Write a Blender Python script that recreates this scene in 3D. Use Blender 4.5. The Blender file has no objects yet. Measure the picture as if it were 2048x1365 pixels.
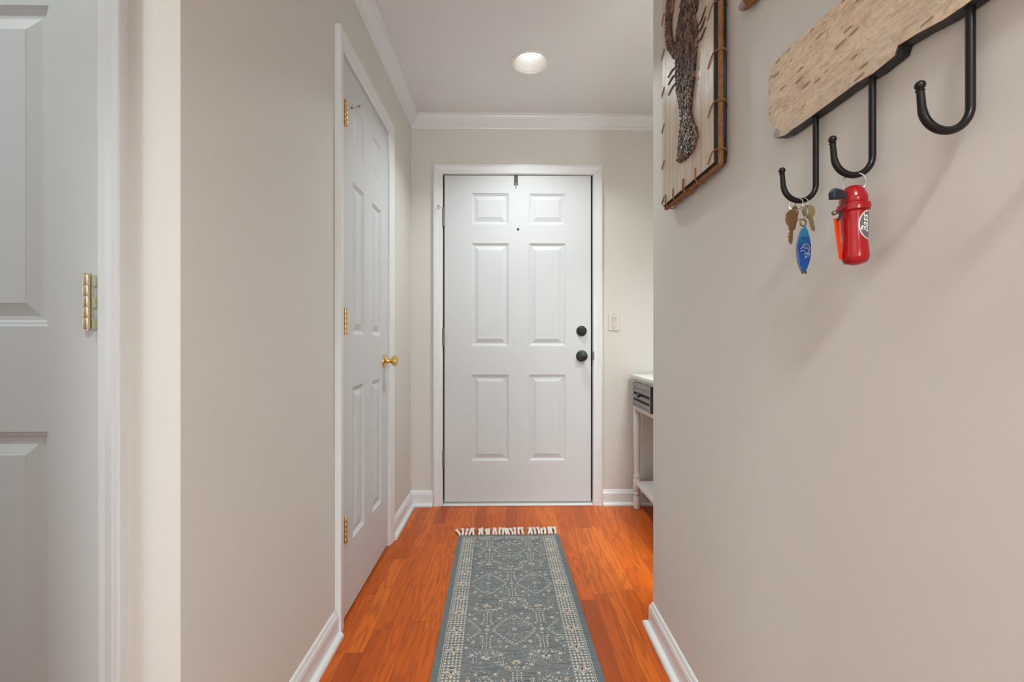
import bpy, bmesh, math, random
from mathutils import Vector, Matrix
random.seed(7)
C = bpy.context.scene.collection
PI = math.pi

# ------------------------------------------------------------------ camera, sky, daylight, exposure
cam_d = bpy.data.cameras.new('camera'); cam = bpy.data.objects.new('camera', cam_d); C.objects.link(cam)
cam.location = (0, 0, 1.02); cam.rotation_euler = (PI/2, 0, -.0136)
cam_d.sensor_width = 36; cam_d.lens = 36*880/2048; cam_d.clip_start = .02
bpy.context.scene.camera = cam
vs = bpy.context.scene.view_settings
vs.view_transform = 'Standard'; vs.look = 'None'; vs.gamma = 1; vs.exposure = 0.2; vs.use_curve_mapping = False

W = bpy.data.worlds.new('sky'); bpy.context.scene.world = W; W.use_nodes = True
_bg = W.node_tree.nodes['Background']
_sky = W.node_tree.nodes.new('ShaderNodeTexSky'); _sky.sky_type = 'NISHITA'; _sky.sun_disc = False; _sky.sun_elevation = .7
W.node_tree.links.new(_sky.outputs[0], _bg.inputs[0]); _bg.inputs[1].default_value = .12

def area(name, loc, rot, sx, sy, power, col, shape='RECTANGLE', spread=180):
    d = bpy.data.lights.new(name, 'AREA'); d.shape = shape; d.size = sx
    if shape == 'RECTANGLE': d.size_y = sy
    d.spread = math.radians(spread); d.energy = power; d.color = col
    o = bpy.data.objects.new(name, d); C.objects.link(o); o.location = loc; o.rotation_euler = rot
    return o
# daylight outside the rear window; added fill outside an invented side window
area('rear_window_daylight', (.215, -3.72, 1.12), (-PI/2, 0, PI), .5, 1.3, 60, (.86, .96, 1))
area('added_side_fill', (-2.86, .32, 1.35), (PI/2, 0, -PI/2), .85, 1.6, 5.5, (.86, .96, 1))
LAMP_COL = (.925, 1, 1)
CAN_W = 7.3       # the recessed ceiling lamps

# ------------------------------------------------------------------ node helpers and materials
class NT:
    def __init__(s, name):
        s.m = bpy.data.materials.new(name); s.m.use_nodes = True; s.t = s.m.node_tree
        s.b = s.t.nodes['Principled BSDF']
    def n(s, typ, ins=None, **props):
        x = s.t.nodes.new(typ)
        for k, v in props.items(): setattr(x, k, v)
        for k, v in (ins or {}).items(): s.set(x.inputs[k], v)
        return x
    def set(s, sock, v):
        if isinstance(v, bpy.types.NodeSocket): s.t.links.new(v, sock)
        elif isinstance(v, bpy.types.Node): s.t.links.new(v.outputs[0], sock)
        elif isinstance(v, (tuple, list)) and len(v) == 3 and sock.type == 'RGBA': sock.default_value = (*v, 1)
        else: sock.default_value = v
    def math(s, op, a, b=0.0, c=0.0):
        return s.n('ShaderNodeMath', {0: a, 1: b, 2: c}, operation=op).outputs[0]
    def mix(s, f, a, b, blend='MIX'):
        x = s.n('ShaderNodeMix', data_type='RGBA', blend_type=blend)
        s.set(x.inputs[0], f); s.set(x.inputs[6], a); s.set(x.inputs[7], b)
        return x.outputs[2]
    def ramp(s, f, *stops):
        x = s.n('ShaderNodeValToRGB', {0: f}); e = x.color_ramp.elements
        while len(e) < len(stops): e.new(.5)
        for el, (p, c) in zip(e, stops): el.position = p; el.color = (*c, 1)
        return x.outputs[0]
    def noise(s, vec, scale, detail=3, rough=.5, out=0, dist=0.0):
        return s.n('ShaderNodeTexNoise', {'Vector': vec, 'Scale': scale, 'Detail': detail, 'Roughness': rough, 'Distortion': dist}).outputs[out]
    def obj(s): return s.n('ShaderNodeTexCoord').outputs['Object']
    def scaled(s, vec, sc): return s.n('ShaderNodeMapping', {'Vector': vec, 'Scale': sc}).outputs[0]
    def bump(s, h, strength, dist):
        s.set(s.b.inputs['Normal'], s.n('ShaderNodeBump', {'Height': h, 'Strength': strength, 'Distance': dist}))
    def P(s, **k):
        for a, v in k.items(): s.set(s.b.inputs[a.replace('_', ' ')], v)
        return s

def simple(name, col, rough=.5, metal=0.0, bump=None, spec=.5):
    a = NT(name); a.P(Base_Color=col, Roughness=rough, Metallic=metal)
    a.set(a.b.inputs['Specular IOR Level'], spec)
    if bump: a.bump(a.noise(a.obj(), bump[0], 3), bump[1], bump[2])
    return a.m

def paint(name, col, rough, spec=.3):
    a = NT(name); v = a.obj()
    c = a.mix(a.noise(v, 1.7, 2), tuple(x*.965 for x in col), tuple(min(1, x*1.03) for x in col))
    a.P(Base_Color=c, Roughness=rough); a.set(a.b.inputs['Specular IOR Level'], spec)
    a.bump(a.noise(v, 260, 2), .12, .0012)
    return a.m
M = {}
M['wall'] = paint('beige_wall_paint', (.70, .674, .626), .55)
M['ceiling'] = paint('flat_ceiling_paint', (.80, .80, .805), .8, .2)
M['trim'] = simple('glossy_white_trim', (.76, .775, .785), .28, bump=(90, .06, .001))

def door_paint():
    a = NT('white_door_paint'); v = a.obj()
    g = a.noise(a.scaled(v, (160, 160, 9)), 1.0, 4, .6)
    a.P(Base_Color=(.64, .66, .672), Roughness=.4); a.set(a.b.inputs['Specular IOR Level'], .3)
    h = a.math('ADD', a.math('MULTIPLY', g, .7), a.math('MULTIPLY', a.noise(v, 120, 2), .5))
    a.bump(h, .16, .0009)
    return a.m
M['door'] = door_paint()

def floor_mat():
    a = NT('orange_oak_strip_floor'); v = a.obj()
    sx = a.n('ShaderNodeSeparateXYZ', {0: v}); x, y = sx.outputs[0], sx.outputs[1]
    w = .0583
    xs = a.math('DIVIDE', x, w); ix = a.math('FLOOR', xs); fx = a.math('FRACT', xs)
    r1 = a.n('ShaderNodeTexWhiteNoise', {'W': a.math('ADD', ix, 31.7)}, noise_dimensions='1D').outputs[0]
    ys = a.math('ADD', a.math('DIVIDE', y, .62), a.math('MULTIPLY', r1, 7.3))
    iy = a.math('FLOOR', ys); fy = a.math('FRACT', ys)
    idv = a.n('ShaderNodeCombineXYZ', {0: ix, 1: iy})
    wn = a.n('ShaderNodeTexWhiteNoise', {'Vector': idv}, noise_dimensions='3D'); r2 = wn.outputs[0]; rc = wn.outputs[1]
    off = a.n('ShaderNodeVectorMath', {0: rc, 1: (9, 9, 9)}, operation='MULTIPLY').outputs[0]
    vp = a.n('ShaderNodeVectorMath', {0: v, 1: off}, operation='ADD').outputs[0]
    # cathedral rings: distance field stretched along the board, broken by noise
    big = a.noise(a.scaled(vp, (14, 1.5, 1)), 1.0, 3, .5)
    rings = a.math('FRACT', a.math('MULTIPLY', big, 9))
    rings = a.math('POWER', a.math('ABSOLUTE', a.math('SUBTRACT', a.math('MULTIPLY', rings, 2), 1)), 2.2)
    fine = a.noise(a.scaled(vp, (420, 11, 1)), 1.0, 4, .65)
    med = a.noise(a.scaled(vp, (70, 2.2, 1)), 1.0, 4, .6)
    base = a.ramp(r2, (0, (.34, .054, .006)), (.2, (.52, .088, .008)), (.65, (.64, .120, .010)), (1, (.72, .165, .015)))
    base = a.mix(a.math('MULTIPLY', rings, .68), base, (.25, .042, .008))
    base = a.mix(a.math('MULTIPLY', a.n('ShaderNodeMapRange', {0: fine, 1: .45, 2: .75}).outputs[0], .30), base, (.22, .045, .012))
    base = a.mix(a.math('MULTIPLY', med, .35), base, (.70, .150, .013))
    # seams
    ex = a.math('MINIMUM', fx, a.math('SUBTRACT', 1, fx)); ey = a.math('MINIMUM', fy, a.math('SUBTRACT', 1, fy))
    gx = a.math('LESS_THAN', ex, .016); gy = a.math('LESS_THAN', ey, .0016)
    gap = a.math('MAXIMUM', gx, gy)
    base = a.mix(a.math('MULTIPLY', gap, .55), base, (.13, .026, .007))
    a.P(Base_Color=base, Roughness=a.math('ADD', .24, a.math('MULTIPLY', fine, .14))); a.set(a.b.inputs['Specular IOR Level'], .3)
    a.bump(a.math('SUBTRACT', a.math('MULTIPLY', fine, .25), gap), .25, .0008)
    return a.m
M['floor'] = floor_mat()

def rug_mat(name, a1, a2, stripe, amt):
    a = NT(name); v = a.obj()
    st = a.noise(a.scaled(v, (9, 330, 1)), 1.0, 3, .7)
    fine = a.noise(a.scaled(v, (500, 420, 1)), 1.0, 2)
    c = a.mix(a.noise(v, 6, 3), a1, a2)
    c = a.mix(a.math('MULTIPLY', a.n('ShaderNodeMapRange', {0: st, 1: .47, 2: .62}).outputs[0], amt), c, stripe)
    c = a.mix(a.math('MULTIPLY', fine, .25), c, tuple(x*.6 for x in a1))
    a.P(Base_Color=c, Roughness=.95); a.set(a.b.inputs['Specular IOR Level'], .1)
    a.bump(a.math('ADD', st, fine), .5, .0012)
    return a.m
M['rug'] = rug_mat('grey_blue_rug_weave', (.225, .243, .248), (.285, .297, .293), (.085, .090, .097), .85)
M['rug_edge'] = rug_mat('blue_rug_edging', (.170, .205, .218), (.215, .245, .25), (.10, .118, .125), .8)
M['rug_cream'] = rug_mat('cream_rug_yarn', (.84, .79, .70), (.76, .73, .66), (.34, .35, .35), .5)
M['rug_peach'] = rug_mat('peach_rug_yarn', (.84, .66, .52), (.80, .67, .54), (.36, .33, .31), .45)
M['rug_pale'] = rug_mat('pale_blue_rug_yarn', (.42, .45, .44), (.48, .49, .46), (.22, .24, .25), .5)
M['fringe'] = simple('cream_cotton_fringe', (.82, .76, .70), .95, bump=(700, .6, .001))
M['brass'] = simple('polished_brass', (.80, .55, .20), .2, 1)
M['steel_brass'] = simple('worn_pale_brass', (.80, .66, .47), .17, 1)
M['leaf_brass'] = simple('greenish_brass_leaf', (.40, .43, .29), .4, .8)
M['bronze'] = simple('aged_hinge_metal', (.23, .20, .18), .35, 1)
M['steel'] = simple('bright_steel', (.72, .72, .72), .22, 1)
M['black'] = simple('matte_black_hardware', (.012, .012, .013), .38)
M['hole'] = simple('dark_void', (.004, .004, .004), .9)
M['foam'] = simple('dark_weather_strip', (.012, .012, .012), .8)
M['rubber'] = simple('grey_rubber', (.25, .25, .25), .6)
M['tape'] = simple('dark_hanger_metal', (.045, .040, .037), .5, 0.0)
M['iron'] = simple('black_iron', (.016, .013, .012), .33, .5, bump=(300, .2, .0006))
M['plate'] = simple('ivory_plastic', (.72, .67, .62), .35)
M['rocker'] = simple('ivory_rocker_plastic', (.66, .60, .55), .3)
M['white_wood'] = simple('white_painted_furniture', (.72, .71, .69), .4, bump=(60, .08, .001))
M['red'] = simple('red_plastic', (.36, .003, .006), .2)
M['dark_red'] = simple('dark_red_plastic', (.16, .01, .012), .35)
M['orange'] = simple('orange_red_plastic', (.70, .050, .004), .45)
M['cord_black'] = simple('black_cord', (.010, .010, .011), .7)
M['navy'] = simple('navy_plastic', (.008, .014, .028), .5)
M['key_brass'] = simple('worn_key_brass', (.33, .20, .10), .38, 1)
M['key_dark'] = simple('tarnished_key_brass', (.17, .125, .06), .45, 1)
M['logo_grey'] = simple('grey_print', (.13, .13, .13), .35)
M['logo_white'] = simple('white_print', (.82, .80, .78), .35)
M['silver_print'] = simple('silver_print', (.40, .53, .62), .35)
M['clear'] = (lambda a: (a.P(Base_Color=(.93, .95, .95), Roughness=.12, Transmission_Weight=.85, IOR=1.25), a.m)[1])(NT('clear_plastic'))
M['outside_metal'] = simple('scuffed_sweep_metal', (.34, .35, .33), .4, .6, bump=(40, .4, .002))

def surf_mat():
    a = NT('blue_acrylic_fob'); z = a.n('ShaderNodeSeparateXYZ', {0: a.obj()}).outputs[2]
    f = a.n('ShaderNodeMapRange', {0: z, 1: 1.135, 2: 1.205}).outputs[0]
    a.P(Base_Color=a.ramp(f, (0, (.006, .10, .42)), (.55, (.008, .05, .30)), (.75, (.010, .17, .46)), (1, (.02, .27, .50))), Roughness=.12)
    return a.m
M['surf'] = surf_mat()

def lens_mat():
    a = NT('lit_lamp_lens'); a.P(Base_Color=(1, 1, 1), Emission_Color=(1, .97, .92), Emission_Strength=2.2)
    return a.m
M['lens'] = lens_mat()
M['baffle'] = simple('white_lamp_baffle', (.82, .81, .79), .4)

def pane_mat():
    m = bpy.data.materials.new('window_glass'); m.use_nodes = True; t = m.node_tree; t.nodes.clear()
    o = t.nodes.new('ShaderNodeOutputMaterial'); mx = t.nodes.new('ShaderNodeMixShader'); mx.inputs[0].default_value = .06
    tr = t.nodes.new('ShaderNodeBsdfTransparent'); gl = t.nodes.new('ShaderNodeBsdfGlossy'); gl.inputs['Roughness'].default_value = .02
    t.links.new(tr.outputs[0], mx.inputs[1]); t.links.new(gl.outputs[0], mx.inputs[2]); t.links.new(mx.outputs[0], o.inputs[0])
    return m
M['pane'] = pane_mat()

def whitewash():
    a = NT('whitewashed_board'); v = a.obj()
    g = a.noise(a.scaled(v, (1, 62, 2.2)), 1.0, 5, .65)
    f = a.noise(a.scaled(v, (1, 420, 9)), 1.0, 3, .6)
    cross = a.noise(a.scaled(v, (1, 14, 230)), 1.0, 2, .5)
    c = a.ramp(g, (.18, (.36, .26, .18)), (.40, (.56, .465, .365)), (.6, (.68, .575, .455)), (.8, (.74, .635, .51)))
    c = a.mix(a.math('MULTIPLY', a.n('ShaderNodeMapRange', {0: f, 1: .5, 2: .72}).outputs[0], .35), c, (.24, .16, .11))
    c = a.mix(a.math('MULTIPLY', a.n('ShaderNodeMapRange', {0: cross, 1: .62, 2: .75}).outputs[0], .3), c, (.34, .24, .17))
    lump = a.noise(a.scaled(v, (1, 30, 11)), 1.0, 2, .5)
    a.P(Base_Color=c, Roughness=.33); a.bump(a.math('ADD', a.math('MULTIPLY', lump, 2.2), a.math('ADD', g, a.math('MULTIPLY', f, .4))), .5, .004)
    return a.m
M['whitewash'] = whitewash()

def burnt():
    a = NT('burnt_black_edge'); v = a.obj()
    g = a.noise(a.scaled(v, (320, 60, 7)), 1.0, 4, .6)
    a.P(Base_Color=a.ramp(g, (.35, (.008, .009, .011)), (.55, (.022, .027, .034)), (.78, (.10, .115, .135))), Roughness=.45)
    a.bump(g, .5, .002)
    return a.m
M['burnt'] = burnt()

def driftwood():
    a = NT('peeling_painted_plank'); v = a.obj()
    g = a.noise(a.scaled(v, (1, 26, 120)), 1.0, 5, .65)
    fl = a.noise(a.scaled(v, (1, 120, 210)), 1.0, 4, .7)
    big = a.noise(a.scaled(v, (1, 5, 14)), 1.0, 3, .6)
    spots = a.n('ShaderNodeTexVoronoi', {'Vector': a.scaled(a.n('ShaderNodeMapping', {'Vector': v, 'Rotation': (.03, 0, 0)}).outputs[0], (1, 20, 85)), 'Scale': 1.0, 'Randomness': 1.0})
    c = a.ramp(g, (.3, (.54, .375, .24)), (.5, (.77, .605, .44)), (.62, (.82, .67, .505)), (.8, (.70, .63, .52)))
    c = a.mix(a.math('MULTIPLY', a.n('ShaderNodeMapRange', {0: fl, 1: .5, 2: .66}).outputs[0], .5), c, (.40, .25, .155))
    c = a.mix(a.math('MULTIPLY', a.n('ShaderNodeMapRange', {0: big, 1: .5, 2: .7}).outputs[0], .45), c, (.46, .42, .36))
    sp = a.math('LESS_THAN', spots.outputs[0], a.math('MULTIPLY', a.noise(a.scaled(v, (1, 17, 40)), 1.0, 2), .40))
    c = a.mix(a.math('MULTIPLY', sp, .75), c, (.25, .135, .075))
    a.P(Base_Color=c, Roughness=.75); a.bump(a.math('ADD', a.math('SUBTRACT', fl, a.math('MULTIPLY', sp, .6)), g), .6, .003)
    return a.m
M['driftwood'] = driftwood()
M['grey_wood'] = simple('silvery_grey_wood', (.35, .33, .31), .6, bump=(150, .5, .002))

def grey_drawer():
    a = NT('grey_weathered_drawer'); v = a.obj()
    g = a.noise(a.scaled(v, (300, 12, 160)), 1.0, 4, .65)
    a.P(Base_Color=a.ramp(g, (.3, (.17, .16, .165)), (.55, (.30, .285, .285)), (.75, (.45, .43, .42))), Roughness=.6)
    a.bump(g, .3, .001)
    return a.m
M['drawer'] = grey_drawer()

def rope_mat():
    a = NT('jute_rope'); v = a.obj()
    a.P(Base_Color=a.ramp(a.noise(v, 420, 4, .7), (.3, (.16, .07, .025)), (.55, (.33, .155, .06)), (.75, (.46, .25, .11))), Roughness=.85)
    a.bump(a.noise(v, 700, 3), .6, .0015)
    return a.m
M['rope'] = rope_mat()

def pebble_mat():
    a = NT('brown_seed_mosaic'); v = a.obj()
    vo = a.n('ShaderNodeTexVoronoi', {'Vector': a.scaled(v, (60, 105, 62)), 'Scale': 1.0})
    r = a.n('ShaderNodeSeparateColor', {0: vo.outputs[1]}).outputs[0]
    a.P(Base_Color=a.ramp(r, (.05, (.020, .011, .008)), (.4, (.065, .034, .022)), (.7, (.12, .066, .044)), (.95, (.26, .14, .085))), Roughness=.42)
    return a.m
M['pebble'] = pebble_mat()
M['twig'] = simple('dark_twig', (.075, .045, .030), .6)

# ------------------------------------------------------------------ mesh helpers
class MB:
    def __init__(s): s.v = []; s.f = []; s.mi = []; s.sm = []
    def add(s, vs, fs, mi=0, smooth=False):
        o = len(s.v); s.v += [tuple(x) for x in vs]
        for f in fs:
            s.f.append([i+o for i in f]); s.mi.append(mi); s.sm.append(smooth)
        return s
    def box(s, a, b, mi=0):
        (x0, y0, z0), (x1, y1, z1) = [min(p, q) for p, q in zip(a, b)], [max(p, q) for p, q in zip(a, b)]
        return s.add([(x0,y0,z0),(x1,y0,z0),(x1,y1,z0),(x0,y1,z0),(x0,y0,z1),(x1,y0,z1),(x1,y1,z1),(x0,y1,z1)],
                     [(0,3,2,1),(4,5,6,7),(0,1,5,4),(1,2,6,5),(2,3,7,6),(3,0,4,7)], mi)
    def tube(s, pts, r, n=10, mi=0, caps=True, closed=False):
        pts = [Vector(p) for p in pts]; N = len(pts)
        rs = r if isinstance(r, (list, tuple)) else [r]*N
        t0 = (pts[1]-pts[0]).normalized()
        up = Vector((0,0,1)) if abs(t0.z) < .9 else Vector((1,0,0))
        nrm = t0.cross(up).normalized(); V = []
        for i, p in enumerate(pts):
            if closed: t = (pts[(i+1) % N]-pts[i-1]).normalized()
            else: t = (pts[min(i+1, N-1)]-pts[max(i-1, 0)]).normalized()
            nrm = (nrm - t*nrm.dot(t)).normalized(); bn = t.cross(nrm)
            for k in range(n):
                a = 2*PI*k/n; V.append(p + (nrm*math.cos(a)+bn*math.sin(a))*rs[i])
        F = []
        for i in range(N if closed else N-1):
            j = (i+1) % N
            for k in range(n): F.append((i*n+k, i*n+(k+1) % n, j*n+(k+1) % n, j*n+k))
        s.add(V, F, mi, True)
        if caps and not closed:
            o = len(s.v)-len(V)
            s.f.append([o+k for k in range(n)][::-1]); s.mi.append(mi); s.sm.append(False)
            s.f.append([o+(N-1)*n+k for k in range(n)]); s.mi.append(mi); s.sm.append(False)
        return s
    def lathe(s, prof, M4=None, n=24, mi=0, smooth=True, caps=True):      # prof: (r, z) around z
        M4 = M4 or Matrix(); V = []; F = []; L = len(prof)
        for r, z in prof:
            for k in range(n):
                a = 2*PI*k/n; V.append(M4 @ Vector((r*math.cos(a), r*math.sin(a), z)))
        for i in range(L-1):
            for k in range(n): F.append((i*n+k, i*n+(k+1) % n, (i+1)*n+(k+1) % n, (i+1)*n+k))
        s.add(V, F, mi, smooth); o = len(s.v)-len(V)
        if not caps: return s
        if prof[0][0] > 1e-6: s.f.append([o+k for k in range(n)][::-1]); s.mi.append(mi); s.sm.append(False)
        if prof[-1][0] > 1e-6: s.f.append([o+(L-1)*n+k for k in range(n)]); s.mi.append(mi); s.sm.append(False)
        return s
    def ball(s, c, r, n=12, mi=0):
        p = [(max(1e-7, r*math.sin(PI*i/8)), -r*math.cos(PI*i/8)) for i in range(9)]
        return s.lathe(p, Matrix.Translation(c), n, mi)
    def prism(s, poly, f0, f1, mi=0, side_mi=None, end_mi=None):   # poly 2D; f0/f1 map (a,b)->3D on the two faces
        n = len(poly); V = [f0(*p) for p in poly]+[f1(*p) for p in poly]
        s.add(V, [list(range(n))], mi)
        o = len(s.v)-len(V)
        s.f.append([o+n+k for k in range(n)][::-1]); s.mi.append(mi if end_mi is None else end_mi); s.sm.append(False)
        for k in range(n):
            j = (k+1) % n
            s.f.append([o+k, o+n+k, o+n+j, o+j]); s.mi.append(mi if side_mi is None else side_mi); s.sm.append(False)
        return s
    def build(s, name, mats, parent=None, bevel=0, seg=2, recalc=True):
        me = bpy.data.meshes.new(name); me.from_pydata(s.v, [], s.f)
        for m in (mats if isinstance(mats, (list, tuple)) else [mats]): me.materials.append(m)
        for p, mi, sm in zip(me.polygons, s.mi, s.sm): p.material_index = mi; p.use_smooth = sm
        if recalc:
            b = bmesh.new(); b.from_mesh(me); bmesh.ops.recalc_face_normals(b, faces=b.faces)
            for ed in b.edges:
                if len(ed.link_faces) == 2 and ed.calc_face_angle(0) > .75: ed.smooth = False
            b.to_mesh(me); b.free()
        o = bpy.data.objects.new(name, me); C.objects.link(o)
        if parent:
            o.parent = parent
            bpy.context.view_layer.update()
            o.matrix_parent_inverse = parent.matrix_world.inverted()
        if bevel:
            md = o.modifiers.new('bevel', 'BEVEL'); md.width = bevel; md.segments = seg; md.limit_method = 'ANGLE'; md.angle_limit = .6
        return o

def mitre(path, prof, f, closed=False):
    """sweep a profile of (offset to the left of the path, depth) along a 2D path with mitred corners; f(a,b,d)->3D"""
    mb = MB(); P = [Vector(p) for p in path]; N = len(P); L = len(prof); V = []
    for i, p in enumerate(P):
        d0 = (P[i]-P[i-1]).normalized() if i > 0 else None
        d1 = (P[i+1]-P[i]).normalized() if i < N-1 else None
        d0 = d0 or d1; d1 = d1 or d0
        n0 = Vector((-d0.y, d0.x)); n1 = Vector((-d1.y, d1.x)); m = n0+n1; m = m*(1/(1+n0.dot(n1)))
        for o, d in prof: V.append(f(p.x+m.x*o, p.y+m.y*o, d))
    F = []
    for i in range(N-1):
        for k in range(L): F.append((i*L+k, i*L+(k+1) % L, (i+1)*L+(k+1) % L, (i+1)*L+k))
    F.append(list(range(L))); F.append([(N-1)*L+k for k in range(L)])
    return mb.add(V, F)

def tag(o, label, cat, group=None, kind=None):
    o['label'] = label; o['category'] = cat
    if group: o['group'] = group
    if kind: o['kind'] = kind
    return o
def struct(o, label, cat): return tag(o, label, cat, kind='structure')
def empty(name, loc):
    o = bpy.data.objects.new(name, None); C.objects.link(o); o.location = loc; o.empty_display_size = .05
    return o

# ------------------------------------------------------------------ the shell
XL, XR, YB, ZC = -.588, .521, 2.732, 2.41
YN, YC = .803, 1.55            # the near left wall and the end of the right wall
def wall(name, u0, u1, z0, z1, holes, f, label):
    """wall of boxes around its openings; f(u0,u1,z0,z1) -> two corners"""
    mb = MB(); us = sorted({u0, u1, *[h[0] for h in holes], *[h[1] for h in holes]})
    for a, b in zip(us, us[1:]):
        spans = [(z0, z1)]
        for h in holes:
            if h[0] <= a+1e-6 and h[1] >= b-1e-6:
                spans = [t for s in spans for t in ((s[0], min(s[1], h[2])), (max(s[0], h[3]), s[1])) if t[1]-t[0] > 1e-4]
        for s0, s1 in spans: mb.box(*f(a, b, s0, s1))
    return struct(mb.build(name, M['wall']), label, 'wall')

struct(MB().box((-2.72, -3.62, -.10), (1.27, 2.85, 0)).build('floor', M['floor']), 'glossy orange oak strip floor running to the front door', 'floor')

CANS = [(.1224, 2.1977), (-1.35, .30)]
def ceiling():
    mb = MB(); z0, z1 = ZC, ZC+.12; q = .13
    xs = sorted({-2.72, 1.27, *[c[0]-q for c in CANS], *[c[0]+q for c in CANS]}); ys = sorted({-3.62, 2.85, *[c[1]-q for c in CANS], *[c[1]+q for c in CANS]})
    for x0, x1 in zip(xs, xs[1:]):
        for y0, y1 in zip(ys, ys[1:]):
            if not any(abs((x0+x1)/2-c[0]) < q and abs((y0+y1)/2-c[1]) < q for c in CANS):
                mb.add([(x0,y0,z0),(x1,y0,z0),(x1,y1,z0),(x0,y1,z0)], [(0,1,2,3)])
    for c in CANS:
        n = 48; V = []
        for k in range(n):
            a = 2*PI*k/n; ca, sa = math.cos(a), math.sin(a); m = q/max(abs(ca), abs(sa))
            V += [(c[0]+ca*m, c[1]+sa*m, z0), (c[0]+ca*.086, c[1]+sa*.086, z0), (c[0]+ca*.086, c[1]+sa*.086, z1)]
        F = []
        for k in range(n):
            j = (k+1) % n; F += [(3*k, 3*j, 3*j+1, 3*k+1), (3*k+1, 3*j+1, 3*j+2, 3*k+2)]
        mb.add(V, F)
    mb.add([(-2.72,-3.62,z1+.05),(1.27,-3.62,z1+.05),(1.27,2.85,z1+.05),(-2.72,2.85,z1+.05)], [(0,1,2,3)])
    o = mb.build('ceiling', M['ceiling'], recalc=False)
    return struct(o, 'flat pale grey ceiling with one round recessed lamp', 'ceiling')
ceiling()

D1 = (-.391, .5395, 2.053)                  # front door opening
D2 = (1.583, 2.195, 2.052)                 # closet door opening along y
D3 = (-.735-.71-.003, -.732, 2.052)        # near left door opening
WIN1 = (-.05, .48, .45, 1.8); ADDED_WIN = (-.08, .72, .55, 2.1)
wall('wall_back', -2.6, 1.15, 0, ZC, [(D1[0], D1[1], 0, D1[2])], lambda a,b,c,d: ((a,YB,c),(b,YB+.118,d)), 'beige end wall holding the white front door')
wall('wall_left', YN, YB, 0, ZC, [(D2[0], D2[1], 0, D2[2])], lambda a,b,c,d: ((XL-.112,a,c),(XL,b,d)), 'beige hallway wall on the left around the narrow closet door')
wall('wall_near_left', -2.6, XL-.112, 0, ZC, [(D3[0], D3[1], 0, D3[2])], lambda a,b,c,d: ((a,YN,c),(b,YN+.112,d)), 'beige wall strip around the door at the far left')
wall('wall_right', -3.5, YC, 0, ZC, [], lambda a,b,c,d: ((XR,a,c),(XR+.115,b,d)), 'beige wall on the right carrying the coat rack')
wall('wall_alcove', -.3, YB+.118, 0, ZC, [], lambda a,b,c,d: ((1.15,a,c),(1.27,b,d)), 'beige wall behind the console table')
wall('wall_alcove_end', XR+.115, 1.15, 0, ZC, [], lambda a,b,c,d: ((a,-.3,c),(b,-.18,d)), 'beige wall closing the nook beside the hallway')
wall('added_wall_left_rear', -3.5, .47, 0, ZC, [], lambda a,b,c,d: ((XL-.112,a,c),(XL,b,d)), 'added beige wall on the left behind the viewer, shielding the near door')  # unseen wall, added to keep rear window light off the near left door
wall('wall_passage', -2.6, XL-.112, 0, ZC, [], lambda a,b,c,d: ((a,-.27,c),(b,-.15,d)), 'beige wall of the side passage beside the viewer')
wall('wall_rear', XL-.112, XR+.115, 0, ZC, [WIN1], lambda a,b,c,d: ((a,-3.62,c),(b,-3.5,d)), 'beige wall with a window behind the viewer')
wall('wall_far_left', -3.62, YB+.118, 0, ZC, [ADDED_WIN], lambda a,b,c,d: ((-2.72,a,c),(-2.6,b,d)), 'beige wall with an added wide window left of the viewer')

def window(name, w, f, label):
    u0, u1, z0, z1 = w; fr = MB(); t = .05
    for a, b, c, d in ((u0,u1,z0,z0+t),(u0,u1,z1-t,z1),(u0,u0+t,z0+t,z1-t),(u1-t,u1,z0+t,z1-t),(u0+t,u1-t,(z0+z1)/2-.02,(z0+z1)/2+.02)):
        fr.box(f(a,c,.03), f(b,d,.08))
    o = struct(fr.build(name, M['trim'], bevel=.003), label, 'window')
    MB().box(f(u0+t,z0+t,.052), f(u1-t,z1-t,.056)).build('pane', M['pane'], o)
    s = MB(); s.box(f(u0-.05,z0-.03,.12), f(u1+.05,z0,-.0)); s.box(f(u0-.03,z0-.03,.12), f(u1+.03,z0,.16)).build('window_sill', M['trim'], o)
window('window_1', WIN1, lambda u,z,d: (u, -3.62+d, z), 'white framed window in the wall behind the viewer')
window('added_window', ADDED_WIN, lambda u,z,d: (-2.72+d, u, z), 'added white framed window left of the viewer, for fill light')  # unseen window, invented to let soft fill in from the left

# ------------------------------------------------------------------ trim
CAS = [(0, 0), (0, .008), (.004, .011), (.010, .012), (.020, .0125), (.030, .0155), (.040, .0185), (.047, .0185), (.050, .020), (.055, .020), (.057, .017), (.057, 0)]
def casing(name, u0, u1, zt, wdt, f, label, slab_t=.04, stops=True, jamb_f=None):
    k = wdt/.057
    prof = [(o*k, d) for o, d in CAS]
    o = struct(mitre([(u0, 0), (u0, zt), (u1, zt), (u1, 0)], prof, f).build(name, M['trim']), label, 'door casing')
    return o
fb = lambda a, z, d: (a, YB-d, z)
fl = lambda a, z, d: (XL+d, a, z)
fn = lambda a, z, d: (a, YN-d, z)
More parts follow.
